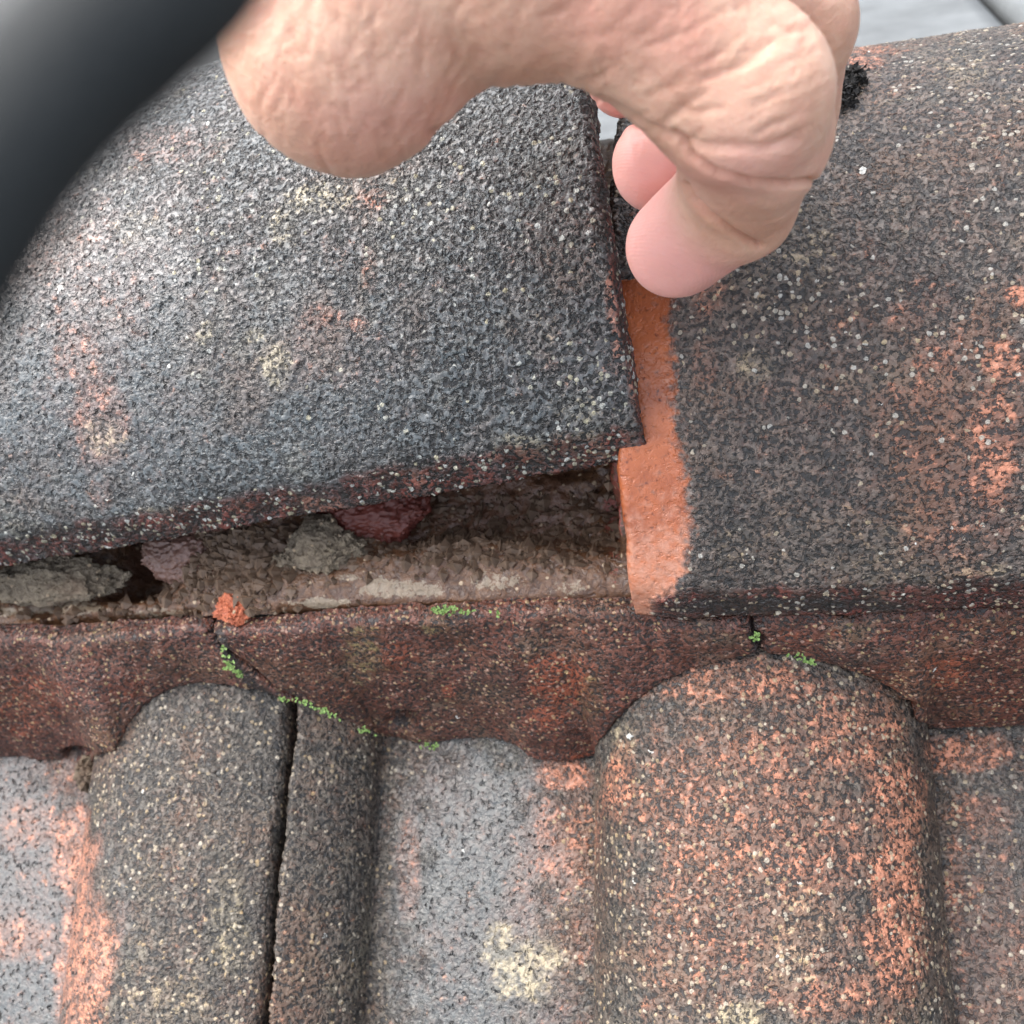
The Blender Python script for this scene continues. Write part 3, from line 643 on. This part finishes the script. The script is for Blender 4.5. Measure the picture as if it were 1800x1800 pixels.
for r in range(6):
    for cidx in range(-4, 12):
        m = mat4(far_R, base) @ Matrix.Translation((cidx * tw + .05, r * tl, 0))
        c0 = np.array(m @ Vector((tw / 2, tl / 2, 0))); rc = W.T @ c0
        q = (rc - C) @ M
        if q[2] > 0: continue
        x_, y_ = 900 + FPX * q[0] / -q[2], 900 - FPX * q[1] / -q[2]
        if not (900 < x_ < 2300 and y_ > -260): continue
        ob = o0 if cnt == 0 else o0.copy()
        if cnt: scene.collection.objects.link(ob)
        ob.matrix_world = m; cnt += 1
        tag(ob, {1: 'pale sliver of far-slope tile seen between lifted tile and fingertips', 2: 'blurred grey far-slope tile between raised knuckle and slanting dark joint',
                 3: 'blurred grey far-slope tile right of the slanting dark joint in the top right corner'}.get(cnt, 'wet grey far-slope tile lying out of sight behind hand and ridge'), 'roof tile', 'grey tiles on the far slope', 'thing')
tag(make_mesh('far_roof_deck', np.array([np.array(mat4(far_R, base) @ Vector(v)) for v in ((-3, -.02, -.04), (4, -.02, -.04), (4, 6, -.04), (-3, 6, -.04))]), [[0, 1, 2, 3]], simple('felt_far', (.03, .03, .03))), kind='structure')

# ------------------------------------------------------------------ the hand (modelled in camera-side axes, metres)
person = bpy.data.objects.new('person', None); scene.collection.objects.link(person)
HM = mat4(W @ M, W @ C)
person.matrix_world = Matrix.Translation(HM @ Vector(camp(1150, 420, .2)))
tag(person, 'bare hand in a dark sleeve, fingers curled round the end of the lifted tile', 'person')
def K(x, y, d, r): return (camp(x, y, d), r)
palm = [(K(650, -170, .155, .0190), K(900, -130, .150, .0190)), (K(650, -170, .155, .0190), K(520, -340, .155, .025)), (K(900, -150, .155, .020), K(620, -420, .16, .026)),
        (K(520, -340, .155, .025), K(430, -600, .150, .027)), (K(1000, -250, .165, .018), K(620, -420, .16, .026)),
        (K(600, -360, .155, .027), K(470, -620, .150, .026))]
thumb = [(K(610, -70, .150, .0145), K(606, 98, .158, .0152)), (K(606, 98, .158, .0152), K(612, 172, .178, .0125)), (K(640, 40, .152, .015), K(700, 30, .158, .0140)),
         (K(560, 10, .155, .0135), K(545, 80, .166, .0115)), (K(530, -20, .152, .0090), K(512, 70, .160, .0078))]
index = [(K(830, -110, .152, .0165), K(1080, -27, .150, .0129)), (K(1080, -27, .150, .0129), K(1305, 168, .156, .0122)), (K(1305, 168, .156, .0122), K(1325, 232, .166, .0112)),
         (K(1325, 232, .166, .0112), K(1292, 350, .186, .0100)), (K(1292, 350, .186, .0100), K(1192, 432, .203, .0095))]
middle = [(K(900, -170, .158, .0150), K(1180, -80, .165, .0118)), (K(1180, -80, .165, .0118), K(1392, 42, .180, .0102)), (K(1392, 42, .180, .0102), K(1370, 190, .200, .0098)),
          (K(1370, 190, .200, .0098), K(1160, 288, .2135, .0093))]
ring = [(K(960, -260, .165, .0140), K(1200, -200, .178, .0110)), (K(1200, -200, .178, .0110), K(1360, -60, .19, .0095)), (K(1360, -60, .19, .0095), K(1300, 60, .205, .0088)),
        (K(1300, 60, .205, .0088), K(1100, 135, .217, .0080))]
little = [(K(900, -360, .172, .0125), K(1120, -300, .188, .0095)), (K(1120, -300, .188, .0095), K(1240, -190, .20, .0082)), (K(1240, -190, .20, .0082), K(1200, -80, .215, .0075)),
          (K(1200, -80, .215, .0075), K(1090, 0, .225, .0068))]
def smin(a, b, k):
    h = np.clip(.5 + .5 * (b - a) / k, 0, 1); return b * (1 - h) + a * h - k * h * (1 - h)
def cone(P, seg):
    (a, ra), (b, rb) = seg; ab = b - a; t = np.clip((P - a) @ ab / (ab @ ab), 0, 1)
    return np.linalg.norm(P - a - t[:, None] * ab, axis=1) - (ra + t * (rb - ra))
def chain(P, segs, k=.003):
    d = cone(P, segs[0])
    for s_ in segs[1:]: d = smin(d, cone(P, s_), k)
    return d
def sdf(P):
    p = chain(P, palm, .008); 
    p = smin(p, chain(P, thumb, .005), .004)
    fs = [smin(p, chain(P, f, .0025), .0028) for f in (index, middle, ring, little)]
    return np.minimum(np.minimum(fs[0], fs[1]), np.minimum(fs[2], fs[3]))
allp = np.array([q[0] for ch in (palm, thumb, index, middle, ring, little) for s_ in ch for q in s_])
lo, hi = allp.min(0) - .03, allp.max(0) + .03
h = .0007; KB = 4; H = h * KB
nc = np.ceil((hi - lo) / H).astype(int)
gx = [lo[i] + H * np.arange(nc[i] + 1) for i in range(3)]
G = np.stack(np.meshgrid(*gx, indexing='ij'), -1)
Dc = sdf(G.reshape(-1, 3)).reshape(G.shape[:3])
nf = nc * KB + 1
D = np.empty(tuple(nf), np.float32)
near = np.abs(Dc) < H * 1.8
D[:] = np.repeat(np.repeat(np.repeat(Dc, KB, 0), KB, 1), KB, 2)[:nf[0], :nf[1], :nf[2]]
nr = np.repeat(np.repeat(np.repeat(near, KB, 0), KB, 1), KB, 2)[:nf[0], :nf[1], :nf[2]]
I = np.argwhere(nr); D[nr] = sdf(lo + I * h)
# surface nets
S0 = D < 0
cs = [S0[i:nf[0] - 1 + i, j:nf[1] - 1 + j, k:nf[2] - 1 + k] for i in (0, 1) for j in (0, 1) for k in (0, 1)]
cnt_ = sum(c.astype(np.int8) for c in cs); act = (cnt_ > 0) & (cnt_ < 8)
cell = np.argwhere(act); vid = -np.ones(act.shape, np.int64); vid[act] = np.arange(len(cell))
acc = np.zeros((len(cell), 3)); num = np.zeros(len(cell))
corners = [(i, j, k) for i in (0, 1) for j in (0, 1) for k in (0, 1)]
def dv(c): return D[cell[:, 0] + c[0], cell[:, 1] + c[1], cell[:, 2] + c[2]].astype(float)
for a_ in corners:
    for ax in range(3):
        if a_[ax] == 0:
            b_ = list(a_); b_[ax] = 1; da, db = dv(a_), dv(tuple(b_)); cr = (da < 0) != (db < 0)
            tt = np.where(cr, da / np.where(cr, da - db, 1), 0); pt = np.tile(np.array(a_, float), (len(cell), 1)); pt[:, ax] = tt
            acc[cr] += pt[cr]; num[cr] += 1
V = lo + (cell + acc / num[:, None]) * h
Fs = []
for ax in range(3):
    o1, o2 = [(1, 2), (2, 0), (0, 1)][ax]
    sl0 = [slice(1, -1)] * 3; sl0[ax] = slice(0, nf[ax] - 1); sl1 = list(sl0); sl1[ax] = slice(1, nf[ax])
    s0, s1 = S0[tuple(sl0)], S0[tuple(sl1)]
    for flip, msk in ((False, s0 & ~s1), (True, ~s0 & s1)):
        e = np.argwhere(msk)
        if not len(e): continue
        off = np.ones(3, int); off[ax] = 0; e = e + off
        d1 = np.zeros(3, int); d1[o1] = 1; d2 = np.zeros(3, int); d2[o2] = 1
        q_ = [vid[tuple((e - x_).T)] for x_ in (d1 + d2, d2, 0 * d1, d1)]
        f = np.stack(q_, -1); Fs.append(f[:, ::-1] if flip else f)
F = np.concatenate(Fs); F = F[(F >= 0).all(1)]
def grad(P, e=.0003):
    g = np.stack([sdf(P + np.eye(3)[i] * e) - sdf(P - np.eye(3)[i] * e) for i in range(3)], -1); return g / np.maximum(np.linalg.norm(g, axis=1), 1e-9)[:, None]
N = grad(V, .0008); V = V - N * sdf(V)[:, None]
# creases and folds
hx = 900 + FPX * V[:, 0] / -V[:, 2]; hy = 900 - FPX * V[:, 1] / -V[:, 2]; front = (N * -V).sum(1) > -.2
def polyd(px, py, pts):
    best = np.full(len(px), 1e9)
    for (x0, y0), (x1, y1) in zip(pts[:-1], pts[1:]):
        dx, dy = x1 - x0, y1 - y0; t = np.clip(((px - x0) * dx + (py - y0) * dy) / (dx * dx + dy * dy), 0, 1)
        best = np.minimum(best, np.hypot(px - x0 - t * dx, py - y0 - t * dy))
    return best
dsp = np.zeros(len(V))
for pts, w_, dp in (([(1185, 235), (1215, 275), (1260, 305), (1320, 322), (1385, 325), (1430, 318)], 5, .0017),
                    ([(1205, 325), (1215, 350), (1245, 380), (1290, 410), (1335, 432)], 5, .0017),
                    ([(870, 165), (850, 180), (800, 215), (760, 235)], 8, .0006),
                    ([(1070, 185), (1150, 230), (1230, 255), (1330, 262), (1400, 245)], 10, .0006),
                    ([(1240, 135), (1300, 120), (1360, 70)], 8, .0004), ([(1150, 125), (1170, 165)], 7, .0003)):
    dsp -= dp * np.exp(-(polyd(hx, hy, pts) / w_) ** 2) * front
# gentle lumps, tendons and knuckle folds
dsp += .0005 * fbm(V, 80, 3, 21)
def folds(x0, y0, rx, ry, ang, per, amp, seed):
    global dsp
    m_ = np.exp(-((hx - x0) / rx) ** 2 - ((hy - y0) / ry) ** 2) * front
    ph = (hx * math.cos(ang) + hy * math.sin(ang)) / per * 6.28 + 3.2 * fbm(V, 110, 3, seed)
    dsp = dsp + amp * m_ * (np.abs(np.sin(ph / 2)) ** .6 - .6)
folds(600, 60, 180, 190, .12, 30, .00016, 31); folds(1150, 60, 260, 130, 1.05, 36, .00012, 32); folds(1390, 110, 70, 110, 1.2, 24, .0003, 33)
rw = random.Random(11); crease = np.zeros(len(V))
for k in range(230):                       # irregular skin wrinkles that follow the turn of the hand
    x0 = rw.uniform(430, 1440); y0 = rw.uniform(-20, 240)
    an = np.interp(x0, [450, 700, 900, 1100, 1300, 1450], [1.62, 1.75, 2.15, 2.45, 2.75, 2.3]) + rw.gauss(0, .16)
    ln = rw.uniform(25, 95); pts = [(x0, y0)]
    for _ in range(4):
        an += rw.gauss(0, .18); pts.append((pts[-1][0] + math.cos(an) * ln / 4, pts[-1][1] + math.sin(an) * ln / 4))
    sel = np.where(front & (np.abs(hx - x0) < 120) & (np.abs(hy - y0) < 120))[0]
    if not len(sel): continue
    g_ = np.exp(-(polyd(hx[sel], hy[sel], pts) / rw.uniform(3.0, 5.5)) ** 2) * rw.uniform(.3, 1)
    dsp[sel] -= .00027 * g_; crease[sel] = np.maximum(crease[sel], .6 * g_)
for pts in ([(1185, 235), (1215, 275), (1260, 305), (1320, 322), (1385, 325), (1430, 318)], [(1205, 325), (1215, 350), (1245, 380), (1290, 410), (1335, 432)], [(870, 165), (850, 180), (800, 215), (760, 235)]):
    crease = np.maximum(crease, np.exp(-(polyd(hx, hy, pts) / 5.5) ** 2) * front)
V = V + N * dsp[:, None]
tipc = [index[-1][1][0], middle[-1][1][0], ring[-1][1][0], little[-1][1][0]]
blush = np.zeros(len(V))
for c_ in tipc: blush = np.maximum(blush, 1 - sstep(np.linalg.norm(V - c_, axis=1), .012, .026))
padm = blush.copy()
blush = np.maximum(blush, .5 * np.exp(-((hx - 1320) / 110) ** 2 - ((hy - 300) / 60) ** 2)); blush = np.maximum(blush, .35 * np.exp(-((hx - 700) / 160) ** 2 - ((hy - 210) / 80) ** 2))

def skin():
    t = NT('skin'); a = t.attr('blush').outputs['Fac']
    n1 = t.noise(70, 4, .6); n2 = t.noise(320, 3, .6)
    c = t.mix(t.step(n1, .35, .65), (.55, .31, .215), (.67, .42, .305)); c = t.mix(t.math('MULTIPLY', t.step(n2, .45, .7), .25), c, (.58, .27, .20))
    c = t.mix(t.math('MULTIPLY', a, .85), c, (.80, .39, .35))
    n5 = t.noise(28, 3, .6); c = t.mix(t.math('MULTIPLY', t.step(n5, .46, .68), .5), c, (.62, .28, .22))
    c = t.mix(t.math('MULTIPLY', t.attr('crease').outputs['Fac'], .55), c, (.46, .19, .12))  # crease redness, with brownish crease shading painted in
    dS, colS = t.vor(240); rs = t.sep(colS)
    c = t.mix(t.math('MULTIPLY', t.math('MULTIPLY', t.step(dS, .12, .07), t.math('GREATER_THAN', rs[0], .93)), a), c, (.12, .07, .04))
    t.L(c, t.b.inputs['Base Color']); t.b.inputs['Roughness'].default_value = .42
    t.b.inputs['Subsurface Weight'].default_value = .25; t.b.inputs['Subsurface Radius'].default_value = (1, .35, .2); t.b.inputs['Subsurface Scale'].default_value = .004
    t.b.inputs['Specular IOR Level'].default_value = .4
    st = t.noise(900, 4, .6); s2 = t.noise(260, 4, .6, .8)
    h = t.math('ADD', t.math('MULTIPLY', st, .5), t.math('MULTIPLY', s2, .9))
    wv = t.n('ShaderNodeTexWave', wave_type='RINGS', rings_direction='Z'); t.L(t.co, wv.inputs[0]); wv.inputs['Scale'].default_value = 560; wv.inputs['Distortion'].default_value = 6; wv.inputs['Detail Scale'].default_value = .12
    wv.inputs['Detail'].default_value = 1
    pad = t.attr('pad').outputs['Fac']
    h = t.math('ADD', t.math('MULTIPLY', h, t.math('SUBTRACT', 1, t.math('MULTIPLY', pad, .6))), t.math('MULTIPLY', wv.outputs['Fac'], t.math('MULTIPLY', pad, .04)))
    b = t.n('ShaderNodeBump'); b.inputs['Strength'].default_value = .55; b.inputs['Distance'].default_value = .0007
    t.L(h, b.inputs['Height']); t.L(b.outputs[0], t.b.inputs['Normal']); return t.m
make_mesh('hand', V, F, skin(), HM, person, attrs={'blush': blush, 'pad': padm, 'crease': crease})

# the sleeve of the same arm, above the picture
def tube(path, radii, nseg=48, wob=0.0, flat=1.0, closed=True):
    path = np.array(path); n = len(path); V = []; tng = np.gradient(path, axis=0); tng /= np.linalg.norm(tng, axis=1)[:, None]
    up = np.array([0, 0, 1.])
    for i in range(n):
        a_ = np.cross(tng[i], up); a_ /= np.linalg.norm(a_); b_ = np.cross(tng[i], a_)
        th = np.linspace(0, 2 * math.pi, nseg + 1)[:-1]
        nz = fbm(np.stack([np.cos(th) * .03, np.sin(th) * .03, th * 0 + i * .004], -1), 40, 3, 9) * wob
        V.append(path[i] + (a_ * np.cos(th)[:, None] + b_ * np.sin(th)[:, None] * flat) * (radii[i] * (1 + nz))[:, None])
    V = np.concatenate(V); ix = np.arange(n * nseg).reshape(n, nseg); jx = np.roll(ix, -1, 1)
    F = np.stack([ix[:-1], jx[:-1], jx[1:], ix[1:]], -1).reshape(-1, 4)
    return V, F[:, ::-1]
def fabric(name, c1, c2, rough):
    t = NT(name); t.L(t.mix(t.noise(40, 3), c1, c2), t.b.inputs['Base Color']); t.b.inputs['Roughness'].default_value = rough
    b_ = t.n('ShaderNodeBump'); b_.inputs['Strength'].default_value = .4; b_.inputs['Distance'].default_value = .0004
    t.L(t.noise(1500, 2), b_.inputs['Height']); t.L(b_.outputs[0], t.b.inputs['Normal']); return t.m
cuff0, cuff1 = camp(470, -500, .150), camp(250, -2600, .135)
ks = np.linspace(0, 1, 60)
V, F = tube([cuff0 + (cuff1 - cuff0) * k for k in ks], .036 + .004 * ks, 64, .10)
so = make_mesh('sleeve', V, F, fabric('dark_jacket_fabric', (.01, .013, .016), (.02, .026, .03), .6), HM, person)
# soft thick strap dangling just in front of the lens, far out of focus
pts = [(-520, 1250, .030), (-330, 850, .032), (-130, 500, .034), (0, 300, .036), (120, 165, .038), (250, 50, .040), (375, -70, .043), (520, -330, .048), (560, -800, .06), (600, -1500, .09)]
pc = [camp(x - 12, y - 18, d * .72) for x, y, d in pts]; q = []
for i in range(len(pc) - 1):
    p0, p1, p2, p3 = pc[max(i - 1, 0)], pc[i], pc[i + 1], pc[min(i + 2, len(pc) - 1)]
    for k in np.arange(0, 1, .1):
        q.append(.5 * (2 * p1 + (p2 - p0) * k + (2 * p0 - 5 * p1 + 4 * p2 - p3) * k * k + (3 * p1 - p0 - 3 * p2 + p3) * k ** 3))
V, F = tube(q, np.full(len(q), .0029 * .72), 32, .03)
st = make_mesh('strap', V, F, fabric('dark_strap_fabric', (.004, .006, .007), (.008, .011, .012), .8), HM)
tag(st, 'thick dark strap hanging out of focus across the top left corner', 'strap')
